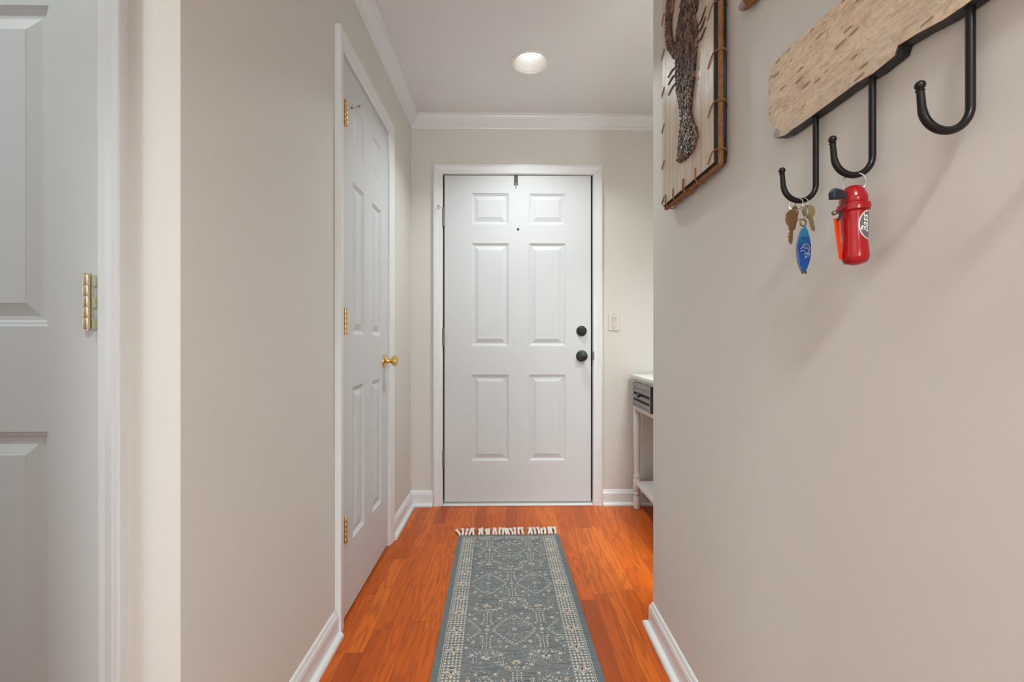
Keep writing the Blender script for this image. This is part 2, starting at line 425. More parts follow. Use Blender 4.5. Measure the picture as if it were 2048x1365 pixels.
# path left side up, over, down: left of travel is outward
t1 = casing('trim_1', D1[0]-.003, D1[1]+.003, D1[2]+.003, .054, fb, 'white casing around the front door')
t2 = casing('trim_2', D2[0]-.005, D2[1]+.005, D2[2]+.004, .057, fl, 'white casing around the narrow closet door')
t3 = casing('trim_3', D3[0]-.003, D3[1]+.003, D3[2]+.004, .048, fn, 'white casing of the door at the far left')
def jamb(parent, u0, u1, zt, f, depth, slab):
    s = MB()
    for (a, b, c, d) in ((u0, u0+.014, 0, zt), (u1-.014, u1, 0, zt), (u0+.014, u1-.014, zt-.014, zt)):
        s.box(f(a, c, -slab-.002), f(b, d, -depth+.002))
    s.build('door_stop', M['trim'], parent)
jamb(t1, D1[0], D1[1], D1[2], fb, .118, .046)
jamb(t2, D2[0], D2[1], D2[2], fl, .112, .036)
jamb(t3, D3[0], D3[1], D3[2], fn, .112, .036)
ws = MB()
for a, b, c, d in ((D1[0]+.0002, D1[0]+.0094, .03, D1[2]), (D1[1]-.0110, D1[1]-.0002, .03, D1[2]), (D1[0]+.005, D1[1]-.006, D1[2]-.0045, D1[2]-.0002)):
    ws.box((a, YB+.012, c), (b, YB+.044, d))
ws.build('weather_strip', M['foam'], t1)
# threshold and sweep under the front door
th = MB().box((D1[0]+.001, YB-.022, .0005), (D1[1]-.001, YB+.116, .012)).build('trim_4', M['trim'], bevel=.004)
struct(th, 'low pale threshold under the front door', 'threshold')

BASE = [(0, 0), (.013, 0), (.013, .070), (.0115, .074), (.0115, .078), (.008, .083), (.006, .090), (.003, .095), (0, .096)]
SHOE = [(.0132, .0003), (.030, .0003), (.0305, .006), (.029, .012), (.025, .017), (.018, .020), (.0132, .0205)]
fh = lambda x, y, z: (x, y, z)
def baseboard(name, path, side, label):
    sg = 1 if side == 'L' else -1
    o = struct(mitre(path, [(sg*a, b) for a, b in BASE], fh).build(name, M['trim']), label, 'baseboard')
    mitre(path, [(sg*a, b) for a, b in SHOE], fh).build('shoe_moulding', M['trim'], o)
cx2a, cx2b = D2[0]-.005-.057, D2[1]+.005+.057
baseboard('baseboard_left', [(D3[1]+.051, YN), (XL, YN), (XL, cx2a)], 'R', 'white baseboard left of the closet door, nearest the viewer')
baseboard('baseboard_left_far', [(XL, cx2b), (XL, YB), (D1[0]-.059, YB)], 'R', 'short white baseboard turning the corner left of the front door')
baseboard('baseboard_back', [(D1[1]+.059, YB), (1.15, YB), (1.15, -.18)], 'R', 'white baseboard right of the front door, behind the console table')
baseboard('baseboard_right', [(XR, -3.5), (XR, YC), (XR+.115, YC), (XR+.115, -.18)], 'L', 'white baseboard along the right wall under the coat rack')
CROWN = [(0, 0), (0, -.077), (.006, -.077), (.008, -.070), (.012, -.066), (.012, -.060), (.018, -.054), (.028, -.040), (.038, -.027), (.044, -.016), (.046, -.010), (.052, -.008), (.056, -.006), (.056, 0)]
cr = mitre([(-2.6, YN), (XL, YN), (XL, YB), (1.15, YB), (1.15, -.18)], [(-a, b+ZC-.0005) for a, b in CROWN], fh).build('trim_5', M['trim'])
struct(cr, 'white crown moulding around the hallway ceiling', 'crown moulding')

# ------------------------------------------------------------------ doors
RING = [(0, 0), (.0035, .004), (.007, .0045), (.012, .0085), (.019, .0088), (.041, .0022), (.0425, .0012)]
def slab(mb, w, h, t, us, zs, panels, f):
    """grid face with nested rings sunk for every panel; f(u, z, depth)"""
    for i in range(len(us)-1):
        for j in range(len(zs)-1):
            a, b, c, d = us[i], us[i+1], zs[j], zs[j+1]
            if (i, j) in panels:
                V = []
                for o, dp in RING: V += [f(a+o, c+o, dp), f(b-o, c+o, dp), f(b-o, d-o, dp), f(a+o, d-o, dp)]
                F = []
                for k in range(len(RING)-1):
                    for q in range(4): F.append((4*k+q, 4*k+(q+1) % 4, 4*k+4+(q+1) % 4, 4*k+4+q))
                k = 4*(len(RING)-1); F.append((k, k+1, k+2, k+3)); mb.add(V, F)
            else: mb.add([f(a,c,0), f(b,c,0), f(b,d,0), f(a,d,0)], [(0,1,2,3)])
    B = [f(0,0,0), f(w,0,0), f(w,h,0), f(0,h,0), f(0,0,t), f(w,0,t), f(w,h,t), f(0,h,t)]
    mb.add(B, [(4,5,6,7), (0,1,5,4), (1,2,6,5), (2,3,7,6), (3,0,4,7)])
def six_panel(name, w, z0, z1, t, us, f, label, zabs):
    zs = [0]+[z-z0 for z in zabs]+[z1-z0]; mb = MB()
    slab(mb, w, z1-z0, t, [0]+us+[w], zs, {(i, j) for i in (1, 3) for j in (1, 3, 5)}, f)
    return struct(mb.build(name, M['door']), label, 'door')
door1 = six_panel('door_1', .909, .024, 2.0475, .043, [.167, .397, .524, .751], lambda u,z,d: (-.381+u, YB+d, .024+z), 'white six panel front door with black knob and deadbolt', [.277, .811, .990, 1.627, 1.745, 1.937])
door2 = six_panel('door_2', .606, .012, 2.0475, .034, [.110, .246, .358, .494], lambda u,z,d: (XL-d, 1.586+u, .012+z), 'narrow white six panel closet door with brass knob on the left wall', [.263, .845, 1.045, 1.63, 1.75, 1.93])
door3 = six_panel('door_3', .71, .012, 2.0475, .034, [.0885, .3105, .3995, .6215], lambda u,z,d: (-.735-u, YN+d, .012+z), 'white panel door cut by the left edge of the photo', [.263, .8565, 1.0465, 1.6245, 1.75, 1.93])
# sweep under the front door
MB().box((-.380, YB+.001, .0125), (.527, YB+.041, .0236)).build('door_sweep', M['outside_metal'], door1)

def hinge(parent, x, y, z, h, r, leaf_dir, mat, leafmat, pin=True, gapvec=None):
    mb = MB(); n = 5
    for k in range(n):
        a, b = z-h/2+h*k/n+.0004, z-h/2+h*(k+1)/n-.0004
        mb.lathe([(r*.93, a), (r, a+.0008), (r, b-.0008), (r*.93, b)], Matrix.Translation((x, y, 0)), 14)
    mb.lathe([(r*.7, z-h/2-.002), (r*.7, z+h/2+.002)], Matrix.Translation((x, y, 0)), 12)
    mb.lathe([(r*1.0, z+h/2+.0005), (r*1.05, z+h/2+.002), (r*.6, z+h/2+.0035)], Matrix.Translation((x, y, 0)), 12)
    o = mb.build('hinge', mat, parent)
    L = MB()
    gx, gy = gapvec                            # from barrel axis towards the door gap
    px, py = -gy, gx; ln = math.hypot(px, py); px, py = px/ln*.0011, py/ln*.0011
    for k in range(n):
        a, b = z-h/2+h*k/n+.0005, z-h/2+h*(k+1)/n-.0005; e = .55 if k % 2 else 1.0
        V = [(x+px, y+py), (x-px, y-py), (x-px+gx*e, y-py+gy*e), (x+px+gx*e, y+py+gy*e)]
        L.add([(q[0], q[1], a) for q in V]+[(q[0], q[1], b) for q in V], [(0,1,2,3),(4,5,6,7),(0,1,5,4),(1,2,6,5),(2,3,7,6),(3,0,4,7)])
    L.build('hinge_leaf', leafmat, o)
    return o
for z in (1.787, 1.0465, .293): hinge(door1, -.3865, YB-.0065, z, .108, .0062, None, M['bronze'], M['bronze'], gapvec=(.003, .006))
for z in (1.842, 1.090, .337): hinge(door2, XL+.0095, 1.596, z, .092, .0062, None, M['brass'], M['brass'], gapvec=(-.009, -.012))
for z in (1.842, 1.0895, .337): hinge(door3, -.7438, YN-.0115, z, .0965, .0062, None, M['steel_brass'], M['leaf_brass'], gapvec=(.0092, .0105))

def pin_stop(parent, p, d, l, mat):
    """hinge-pin stop: a thin arm with two rubber tipped feet"""
    mb = MB(); p = Vector(p); d = Vector(d).normalized(); s = Vector((-d.y, d.x, 0))
    mb.tube([p, p+d*l], .0018, 8); mb.tube([p+d*l*.95-s*.012, p+d*l*.95+s*.014], .0022, 8)
    mb.tube([p+d*l*.6, p+d*l*.72-Vector((0,0,.010)), p+d*l*.9-Vector((0,0,.014))], .0016, 8)
    o = mb.build('hinge_pin_stop', mat, parent)
    q = MB(); q.tube([p+d*l*.95+s*.012, p+d*l*.95+s*.022], .0045, 10); q.tube([p+d*l*.95-s*.012, p+d*l*.95-s*.018], .0045, 10); q.build('rubber_tip', M['rubber'], o)
pin_stop(door2, (XL+.0098, 1.597, 1.893), (.35, 1, 0), .058, M['steel'])
pin_stop(door1, (-.3865, YB-.0068, 1.846), (-1, -.55, 0), .042, M['steel'])

def knob(name, parent, prof, Mx, mat): return MB().lathe(prof, Mx, 28).build(name, mat, parent)
RX = Matrix.Rotation(PI/2, 4, 'X')          # local z -> -y (out of the back wall)
RL = Matrix.Rotation(PI/2, 4, 'Y')          # local z -> +x (out of the left wall)
k = knob('door_knob', door1, [(.034, 0), (.036, .002), (.035, .006), (.024, .009), (.013, .013), (.012, .026), (.020, .034), (.0265, .044), (.0275, .052), (.0245, .060), (.016, .064), (.0001, .065)], Matrix.Translation((.4713, YB, .9267)) @ RX, M['black'])
MB().box((.467, YB-.0665, .9195), (.481, YB-.0645, .9225)).build('keyhole_slot', M['hole'], k)
k = knob('deadbolt', door1, [(.031, 0), (.0325, .002), (.031, .012), (.026, .017), (.0001, .018)], Matrix.Translation((.4697, YB, 1.0822)) @ RX, M['black'])
MB().box((.466, YB-.034, 1.064), (.4735, YB-.0175, 1.1)).build('thumb_turn', M['black'], k, bevel=.003)
knob('peephole', door1, [(.0075, 0), (.0078, .0015), (.005, .003), (.0001, .0025)], Matrix.Translation((.0744, YB, 1.714)) @ RX, M['black'])
MB().box((.537, YB-.0205, .903), (.545, YB-.0125, .955)).build('strike_plate', M['bronze'], t1, bevel=.002)
k = knob('door_knob', door2, [(.031, 0), (.0335, .0015), (.033, .004), (.026, .008), (.014, .011), (.011, .016), (.0105, .030), (.016, .036), (.024, .044), (.0275, .053), (.0265, .058), (.018, .0625), (.0001, .064)], Matrix.Translation((XL, 2.135, .9244)) @ RL, M['brass'])

# ------------------------------------------------------------------ recessed lamps and added fill lamps
def can_light(c, label, w):
    root = empty('recessed_light', (c[0], c[1], ZC)); tag(root, label, 'ceiling light')
    T = Matrix.Translation((c[0], c[1], ZC))
    MB().lathe([(.0815, .002), (.0825, -.0015), (.086, -.0035), (.098, -.0035), (.1012, -.0022), (.1015, -.0003)], T, 48, caps=False).build('trim_ring', M['baffle'], root)
    b = MB(); V = []; n = 48; pr = [(.0815, .002)]
    for q in range(1, 9): pr += [(.0815-q*.0032, q*.0055), (.0815-q*.0032-.0008, q*.0055+.001)]
    b.lathe(pr+[(.052, .0475)], T, 48, smooth=False, caps=False)
    b.build('baffle', M['baffle'], root, recalc=False)
    MB().lathe([(.0001, .0405), (.03, .041), (.046, .0435), (.0525, .047), (.0525, .05)], T, 40, caps=False).build('lens', M['lens'], root)
    h = MB().lathe([(.0855, .003), (.0855, .11), (.0001, .11)], T, 32, caps=False)
    h.build('housing', M['baffle'], root, recalc=False)
    a = area('lamp_glow', (c[0], c[1], ZC+.003), (0, 0, 0), .10, .10, w, LAMP_COL, 'DISK', 124); a.parent = root
    bpy.context.view_layer.update(); a.matrix_parent_inverse = root.matrix_world.inverted()
can_light(CANS[0], 'lit round recessed light in the hallway ceiling before the front door', CAN_W)
can_light(CANS[1], 'lit round recessed light in the side passage at the far left', 5.5)
def fill_lamp(c, label, w):  # unseen ceiling lamp, added as a broad soft fill
    root = empty('added_fill_lamp', (c[0], c[1], ZC)); tag(root, label, 'ceiling light')
    T = Matrix.Translation((c[0], c[1], ZC))
    MB().lathe([(.20, -.0005), (.205, -.006), (.205, -.026), (.19, -.032)], T, 40, caps=False).build('base', M['baffle'], root)
    MB().lathe([(.192, -.028), (.185, -.045), (.15, -.060), (.08, -.068), (.0001, -.070)], T, 40, caps=False).build('diffuser', M['lens'], root)
    l = area('lamp_glow', (c[0], c[1], ZC-.074), (0, 0, 0), .38, .38, w, LAMP_COL, 'DISK', 132); l.parent = root
    bpy.context.view_layer.update(); l.matrix_parent_inverse = root.matrix_world.inverted()
fill_lamp((.10, -.75), 'added round fill lamp on the hallway ceiling behind the viewer', 27)  # added behind the camera to light the hallway with soft shadows
fill_lamp((.90, .9), 'added round fill lamp on the nook ceiling behind the right wall', 27)  # added out of view to brighten the nook and end wall

# ------------------------------------------------------------------ light switch, over-door hanger
sw = empty('light_switch', (.671, YB, 1.1415)); tag(sw, 'ivory rocker light switch on the beige wall right of the front door', 'light switch')
MB().box((.6355, YB-.006, 1.084), (.7065, YB-.0003, 1.199)).build('wall_plate', M['plate'], sw, bevel=.003)
MB().box((.654, YB-.0085, 1.1085), (.688, YB-.0062, 1.1755)).build('rocker', M['rocker'], sw, bevel=.001)
rk = MB().add([(.657, YB-.0088, 1.142), (.685, YB-.0088, 1.142), (.685, YB-.0125, 1.172), (.657, YB-.0125, 1.172), (.657, YB-.0085, 1.142), (.685, YB-.0085, 1.142), (.685, YB-.0086, 1.174), (.657, YB-.0086, 1.174)],
              [(0,1,2,3),(4,5,6,7),(0,1,5,4),(1,2,6,5),(2,3,7,6),(3,0,4,7)]); rk.build('rocker_paddle', M['rocker'], sw)
for z in (1.0955, 1.1875): MB().lathe([(.0032, 0), (.003, .001), (.0001, .0012)], Matrix.Translation((.671, YB-.006, z)) @ RX, 12).build('screw', M['rubber'], sw)

hg = empty('door_hanger', (.062, YB, 2.05)); tag(hg, 'dark metal hanger hooked over the top edge of the front door', 'door hanger')
MB().box((.0505, YB-.0035, 1.9885), (.0735, YB-.0008, 2.0488)).box((.0505, YB-.0035, 2.0482), (.0735, YB+.043, 2.0496)).build('strap', M['tape'], hg)
MB().tube([(.062, YB-.003, 1.990), (.062, YB-.010, 1.985), (.062, YB-.022, 1.987), (.062, YB-.026, 1.994)], .0035, 8).build('hook_tip', M['steel'], hg)

# ------------------------------------------------------------------ runner rug
RUGC = (.0135, 2.303); RA = math.atan2(.021, .99)
RW, RL_, RT = .522, 2.36, .0055
du = Vector((math.cos(RA), math.sin(RA))); dv = Vector((math.sin(RA), -math.cos(RA)))
def rp(u, v, z): return (RUGC[0]+du.x*u+dv.x*v, RUGC[1]+du.y*u+dv.y*v, z)
class Rug(MB):
    def poly(s, pts, mi): s.add([rp(u, v, RT+.0003) for u, v in pts], [list(range(len(pts)))], mi)
    def dia(s, u, v, a, b, mi=1): s.poly([(u-a, v), (u, v-b), (u+a, v), (u, v+b)], mi)
    def line(s, p, q, w, mi=3):
        p, q = Vector(p), Vector(q); d = (q-p)
        if d.length < 1e-6: return
        d.normalize(); n = Vector((-d.y, d.x))*w/2; s.poly([p-n, q-n, q+n, p+n], mi)
    def pl(s, pts, w, mi=3):
        for a, b in zip(pts, pts[1:]): s.line(a, b, w, mi)
    def leaf(s, u, v, ang, l, w, mi=1):
        c, sn = math.cos(ang), math.sin(ang)
        s.poly([(u+c*x-sn*y, v+sn*x+c*y) for x, y in ((0, 0), (l*.45, -w/2), (l, 0), (l*.45, w/2))], mi)
    def flower(s, u, v, r, mi=1, up=-1):
        for k in range(5):
            a = up*PI/2+(k-2)*.62; s.leaf(u, v, a, r, r*.42, mi)
        s.dia(u, v, r*.25, r*.25, 2)
    def star(s, u, v, r, mi=1):
        for k in range(6): s.leaf(u, v, k*PI/3+.26, r, r*.45, mi)
        s.dia(u, v, r*.3, r*.3, 2)
rg = Rug(); hw = RW/2
n = 60
nu = 12
for i in range(n):
    for j in range(nu):
        v0, v1 = RL_*i/n, RL_*(i+1)/n; u0, u1 = -hw+RW*j/nu, -hw+RW*(j+1)/nu
        rg.add([rp(u0,v0,RT), rp(u1,v0,RT), rp(u1,v1,RT), rp(u0,v1,RT)], [(0,1,2,3)], 0)
rg.add([rp(-hw,0,.0006), rp(hw,0,.0006), rp(hw,RL_,.0006), rp(-hw,RL_,.0006), rp(-hw,0,RT), rp(hw,0,RT), rp(hw,RL_,RT), rp(-hw,RL_,RT)],
       [(3,2,1,0), (0,1,5,4), (1,2,6,5), (2,3,7,6), (3,0,4,7)], 4)
E_ = .024
for s in (-1, 1):
    rg.poly([(s*hw, 0), (s*(hw-E_+.004), 0), (s*(hw-E_+.004), RL_), (s*hw, RL_)], 4)
    for o in (E_, E_+.0055): rg.line((s*(hw-o), .018), (s*(hw-o), RL_-.018), .0013, 1)
for v in (0, RL_): rg.poly([(-hw+.02, v), (hw-.02, v), (hw-.02, abs(v-.016)), (-hw+.02, abs(v-.016))], 4)
for v in (.018, .0235, RL_-.018, RL_-.0235): rg.line((-hw+E_, v), (hw-E_, v), .0013, 1)
# side borders
b0, b1 = hw-.033, hw-.086
for s in (-1, 1):
    v = .034; k = 0
    while v < RL_-.03:
        for q in range(5):
            u = b0-.003-q*(b0-b1-.006)/4
            if q in (0, 4): rg.dia(s*u, v, .0046, .0040, 1)
            else: rg.poly([(s*u-.0054, v-.0036), (s*u+.0054, v-.0036), (s*u, v+.0050)] if (k+q) % 2 else [(s*u-.0054, v+.0036), (s*u+.0054, v+.0036), (s*u, v-.0050)], 1 if (k+q) % 3 else 2)
        v += .0122; k += 1
    v = .07
    while v < RL_-.03:
        u = s*(b0+b1)/2
        rg.pl([(u-.022, v), (u, v-.017), (u+.022, v), (u, v+.017), (u-.022, v)], .0024, 1); rg.star(u, v, .012, 2)
        v += .098
    rg.line((s*b1, .03), (s*b1, RL_-.03), .0010, 3)
for vv, sg in ((.036, 1), (RL_-.036, -1)):
    u = -hw+.09
    k = 0
    while u < hw-.088:
        rg.star(u, vv, .0085, 1 if k % 2 else 2) if k % 2 == 0 else rg.pl([(u-.016, vv), (u, vv-.011), (u+.016, vv), (u, vv+.011), (u-.016, vv)], .002, 1)
        for d in (-1, 1): rg.dia(u+.02, vv+d*.008, .003, .003, 1)
        u += .04; k += 1
    rg.line((-hw+.086, vv+sg*.014), (hw-.086, vv+sg*.014), .001, 3)
# field
lim = b1-.004
inside = lambda u: abs(u) < lim
def med(u0, v0):
    hwm, hh = .075, .079
    pts = []
    for (a, b) in (((-hwm, 0), (0, -hh)), ((0, -hh), (hwm, 0)), ((hwm, 0), (0, hh)), ((0, hh), (-hwm, 0))):
        for k in range(9):
            t = k/9; x = a[0]+(b[0]-a[0])*t; y = a[1]+(b[1]-a[1])*t; bul = 1+.07*math.sin(PI*t)
            pts.append((u0+x*bul, v0+y*bul))
    for k, (a, b) in enumerate(zip(pts, pts[1:]+pts[:1])):
        if not (inside(a[0]) and inside(b[0])): continue
        rg.line(a, b, .0011, 3); an = math.atan2(b[1]-a[1], b[0]-a[0])
        for o in (-.9, .9): rg.leaf(a[0], a[1], an+o, .0085, .0036, 1)
    for dv_, r in ((-.055, .007), (-.030, .005), (0, .011), (.026, .006), (.052, .007)):
        if inside(u0): rg.star(u0, v0+dv_, r, 1) if r > .01 else rg.flower(u0, v0+dv_, r*1.25, 1, 1 if dv_ > 0 else -1)
    if inside(u0): rg.line((u0, v0-.06), (u0, v0+.06), .001, 3)
    for sx in (-1, 1):
        for sy in (-1, 1):
            c = [(u0+sx*(.012+.016*math.sin(t)), v0+sy*(.012+.022*t/3)) for t in [q*.5 for q in range(7)]]
            if all(inside(p[0]) for p in c): rg.pl(c, .0010, 3)
            for q in range(4):
                u, v = u0+sx*random.uniform(.012, .05), v0+sy*random.uniform(.008, .035)
                if inside(u): rg.dia(u, v, .0018, .0018, 3)
            for (x, y, r) in ((.052, .062, .010), (.078, .033, .006), (.030, .088, .007)):
                if inside(u0+sx*x): rg.star(u0+sx*x, v0+sy*y, r, 1 if r < .009 else 2)
def gap(u0, v0):
    if not inside(u0): return
    for sy in (-1, 1):
        rg.line((u0, v0+sy*.028), (u0, v0+sy*.125), .0016, 1)
        for k in range(6):
            v = v0+sy*(.042+k*.0098)
            for sx in (-1, 1):
                if inside(u0+sx*.013): rg.dia(u0+sx*.0125, v, .0040, .0031, 1); rg.line((u0, v+sy*.003), (u0+sx*.0125, v), .0008, 3)
        rg.flower(u0, v0+sy*.112, .010, 1, sy); rg.flower(u0, v0+sy*.130, .019, 2 if sy < 0 else 1, sy)
        for sx in (-1, 1):
            c = [(u0, v0+sy*.108), (u0+sx*.014, v0+sy*.103), (u0+sx*.028, v0+sy*.109), (u0+sx*.040, v0+sy*.124), (u0+sx*.042, v0+sy*.158)]
            if all(inside(p[0]) for p in c):
                rg.pl(c, .0012, 1); rg.flower(*c[2], .014, 2 if sx*sy > 0 else 1, sy); rg.flower(*c[-1], .008, 1, -sy)
                rg.star(c[3][0]+sx*.008, c[3][1], .009, 1); rg.dia(c[3][0]-sx*.008, c[3][1]+sy*.006, .003, .003, 1)
            for q in range(9):
                u, v = u0+sx*random.uniform(.014, .06), v0+sy*random.uniform(.03, .15)
                if inside(u): rg.dia(u, v, .0021, .0018, 3 if q % 2 else 1)
    rg.star(u0, v0, .010, 1)
    for sy in (-1, 1): rg.dia(u0, v0+sy*.020, .0045, .004, 1)
row = -1; v0 = .166-.295
while v0 < RL_+.2:
    odd = row % 2 != 0
    for c in range(-2, 3):
        u = c*.193 + (.0965 if odd else 0)
        if .05 < v0 < RL_-.05:
            med(u, v0); gap(u+.0965, v0)
    v0 += .295; row += 1
# small sprigs and scrolls scattered over the whole field
for _ in range(2600):
    u, v = random.uniform(-lim, lim), random.uniform(.06, RL_-.06); q = random.random()
    if q < .45: rg.dia(u, v, random.uniform(.0016, .0030), random.uniform(.0014, .0026), random.choice((1, 3, 3)))
    elif q < .75:
        a = random.choice((0, PI/2, PI, -PI/2)); l = random.uniform(.008, .020); p1 = (u+l*math.cos(a), v+l*math.sin(a))
        p2 = (p1[0]+.008*math.cos(a+1.2), p1[1]+.008*math.sin(a+1.2))
        if inside(p1[0]) and inside(p2[0]): rg.pl([(u, v), p1, p2], .0014, 3)
    else: rg.leaf(u, v, random.uniform(0, 6.3), .0075, .0032, random.choice((1, 1, 3)))
rug = rg.build('rug', [M['rug'], M['rug_cream'], M['rug_peach'], M['rug_pale'], M['rug_edge']], recalc=False)
tag(rug, 'grey blue runner rug with cream floral pattern on the wood floor', 'rug')
u = -hw+.006; k = 0
while u < hw-.004:
    if k not in (5, 20):
        lean = random.uniform(-.014, .014) + (-.030 if k == 0 else 0) + (.014 if k > 25 else 0)
        ln = random.uniform(.060, .082); mb = MB(); pts = []; ph = random.uniform(0, 6)
        for q in range(6):
            t = q/5; pts.append(rp(u+lean*t+.0025*math.sin(ph+t*5), .002-ln*t, .0060+.006*math.sin(t*PI)+.002*t))
        mb.tube(pts, [.0046, .0066, .0056, .0072, .0086, .0040], 8)
        mb.tube([pts[3], (pts[5][0]+.009, pts[5][1]+.006, .0060)], [.0040, .0020], 6); mb.tube([pts[3], (pts[5][0]-.010, pts[5][1]+.003, .0060)], [.0040, .0020], 6)
        mb.build('tassel', M['fringe'], rug)
    u += .0172; k += 1

# ------------------------------------------------------------------ console table beside the right hand nook
tb = empty('console_table', (.95, 2.2, 0)); tag(tb, 'white console table with grey drawer half hidden behind the right wall corner', 'console table')
TX0, TX1, TY0, TY1 = .78, 1.115, 1.74, 2.685
MB().box((TX0-.018, TY0-.02, .795), (TX1+.01, TY1+.012, .817)).build('tabletop', M['white_wood'], tb, bevel=.004)
fr = MB()
for (a, b) in (((TX0, TY0+.02, .776), (TX0+.02, TY1-.01, .795)), ((TX0, TY0+.02, .608), (TX0+.02, TY1-.01, .632)), ((TX0, TY1-.042, .632), (TX0+.02, TY1-.01, .776)), ((TX0, 2.20, .632), (TX0+.02, 2.315, .776)),
               ((TX0, TY0+.02, .632), (TX0+.02, 1.86, .776)), ((TX1-.02, TY0+.02, .608), (TX1, TY1-.01, .795)), ((TX0+.02, TY0+.02, .608), (TX1-.02, TY0+.04, .795)), ((TX0+.02, TY1-.03, .608), (TX1-.02, TY1-.01, .795))):
    fr.box(a, b)
fr.build('frame', M['white_wood'], tb)
def drawer(y0, y1):
    x = TX0-.012
    d = MB(); d.box((x, y0+.003, .633), (TX0+.25, y1-.003, .775)); o = d.build('drawer', M['drawer'], tb)
    s = MB(); h = (.775-.633)
    for i, zc in enumerate((.756, .7305, .694, .659)):
        s.box((x-.003, y0+.008, zc-.0095), (x-.0005, y1-.010, zc+.0095))
    for a, b in ((y0+.003, y0+.016), (y1-.016, y1-.003)): s.box((x-.004, a, .634), (x-.0005, b, .774))
    s.build('slat_front', M['drawer'], o)
    g = MB(); g.box((x-.0032, y0+.017, .7075), (x-.0008, y1-.017, .7185)); g.box((x-.0032, y0+.017, .6715), (x-.0008, y1-.017, .6805)); g.build('slot', M['hole'], o)
    e = MB().box((x-.004, y0-.0005, .633), (TX0-.0005, y0+.0028, .775)).build('edge_band', M['tape'], o)
    c = (y0+y1)/2
    MB().lathe([(.007, 0), (.006, .008), (.012, .012), (.014, .018), (.011, .024), (.0001, .026)], Matrix.Translation((x-.003, c, .712)) @ Matrix.Rotation(-PI/2, 4, 'Y'), 16).build('knob', M['black'], o)
drawer(2.318, 2.640); drawer(1.865, 2.195)
LEG = [(.013, 0), (.019, .004), (.0195, .075), (.016, .082), (.0195, .090), (.021, .096), (.016, .104), (.020, .112), (.0225, .120), (.0225, .180), (.019, .186), (.0215, .196), (.021, .205), (.0165, .214), (.0175, .24), (.0200, .42), (.0205, .555), (.018, .566), (.021, .574), (.021, .580), (.017, .588)]
for x in (TX0+.015, TX1-.015):
    for y in (TY1-.022, TY0+.034):
        m = MB().lathe(LEG, Matrix.Translation((x, y, 0)), 20); m.box((x-.0165, y-.0165, .586), (x+.0165, y+.0165, .794)); m.build('leg', M['white_wood'], tb)
MB().box((TX0+.006, TY0+.03, .147), (TX1-.006, TY1-.016, .167)).build('shelf', M['white_wood'], tb, bevel=.003)

# ------------------------------------------------------------------ wall art with rope edging
def rope(mb, path, r, pitch, mi=0, n=3):
    P = [Vector(p) for p in path]; pts = []; L = 0
    for a, b in zip(P, P[1:]):
        m = max(2, int((b-a).length/(pitch/7)))
        for q in range(m): pts.append(a+(b-a)*q/m)
    pts.append(P[-1])
    for s in range(n):
        out = []; L = 0; nr = None
        for i, p in enumerate(pts):
            t = (pts[min(i+1, len(pts)-1)]-pts[max(i-1, 0)]).normalized()
            if nr is None: nr = t.cross(Vector((0,0,1)) if abs(t.z) < .9 else Vector((1,0,0))).normalized()
            nr = (nr-t*nr.dot(t)).normalized(); b = t.cross(nr)
            if i: L += (pts[i]-pts[i-1]).length
            a = 2*PI*(L/pitch+s/n); out.append(p+(nr*math.cos(a)+b*math.sin(a))*r*.52)
        mb.tube(out, r*.56, 7, mi)
    return mb
AX0, AX1 = .488, .5195; AY0, AY1, AZ0, AZ1 = 1.0284, 1.3680, 1.440, 2.10
art = empty('wall_art', (XR, 1.198, AZ0)); tag(art, 'whitewashed wood plaque with brown sea creature and rope edging on the right wall', 'wall art')
p = MB(); p.prism([(AY0, AZ0), (AY1, AZ0), (AY1, AZ1), (AY0, AZ1)], lambda a, b: (AX0, a, b), lambda a, b: (AX1, a, b), 0, 1, 1)
p.build('board', [M['whitewash'], M['burnt']], art, bevel=.0015)
rr = MB(); e = .0045
rope(rr, [(.5025, AY0-e, AZ1+.003), (.5025, AY0-e, AZ0-e), (.5025, AY1+e, AZ0-e), (.5025, AY1+e, AZ1+.003)], .0064, .021)
rr.build('edge_rope', M['rope'], art)
def stitch(pts): MB().tube(pts, .0016, 6).build('stitch', M['rope'], art)
for z in (1.462, 1.575, 1.693, 1.810, 1.925, 2.04):
    stitch([(.4872, AY0+.028, z-.016), (.4865, AY0+.010, z), (.4868, AY0-.001, z+.005), (.4925, AY0-.012, z+.006), (.5045, AY0-.0165, z+.006), (.514, AY0-.012, z+.003), (.5192, AY0-.002, z-.002)])
for z in (1.457, 1.567, 1.680, 1.793, 1.910, 2.02):
    stitch([(.4872, AY1-.020, z+.010), (.4865, AY1-.008, z-.001), (.4870, AY1+.001, z-.006), (.4925, AY1+.012, z-.007), (.5045, AY1+.0165, z-.007), (.5165, AY1+.011, z-.005)])
for y in (1.10+.027, 1.200, 1.207, 1.278, 1.335):
    stitch([(.4872, y, AZ0+.026), (.4865, y, AZ0+.006), (.4872, y, AZ0-.002), (.4935, y, AZ0-.0125), (.5045, y, AZ0-.0165), (.516, y, AZ0-.012)])
body = [(1.2075,1.9615),(1.2188,1.9343),(1.242,1.8967),(1.2539,1.8681),(1.2479,1.8181),(1.2503,1.7736),(1.242,1.7274),(1.2188,1.6649),(1.2131,1.6351),(1.2188,1.5975),(1.2361,1.5464),(1.2384,1.5292),(1.2188,1.5198),(1.1697,1.5118),(1.1292,1.5178),(1.1081,1.5372),(1.1147,1.5608),(1.1341,1.591),(1.1491,1.6239),(1.1441,1.6508),(1.1312,1.6855),(1.1215,1.7294),(1.1147,1.7663),(1.11,1.8122),(1.1244,1.8556),(1.1441,1.9039),(1.16,1.95),(1.185,1.98)]
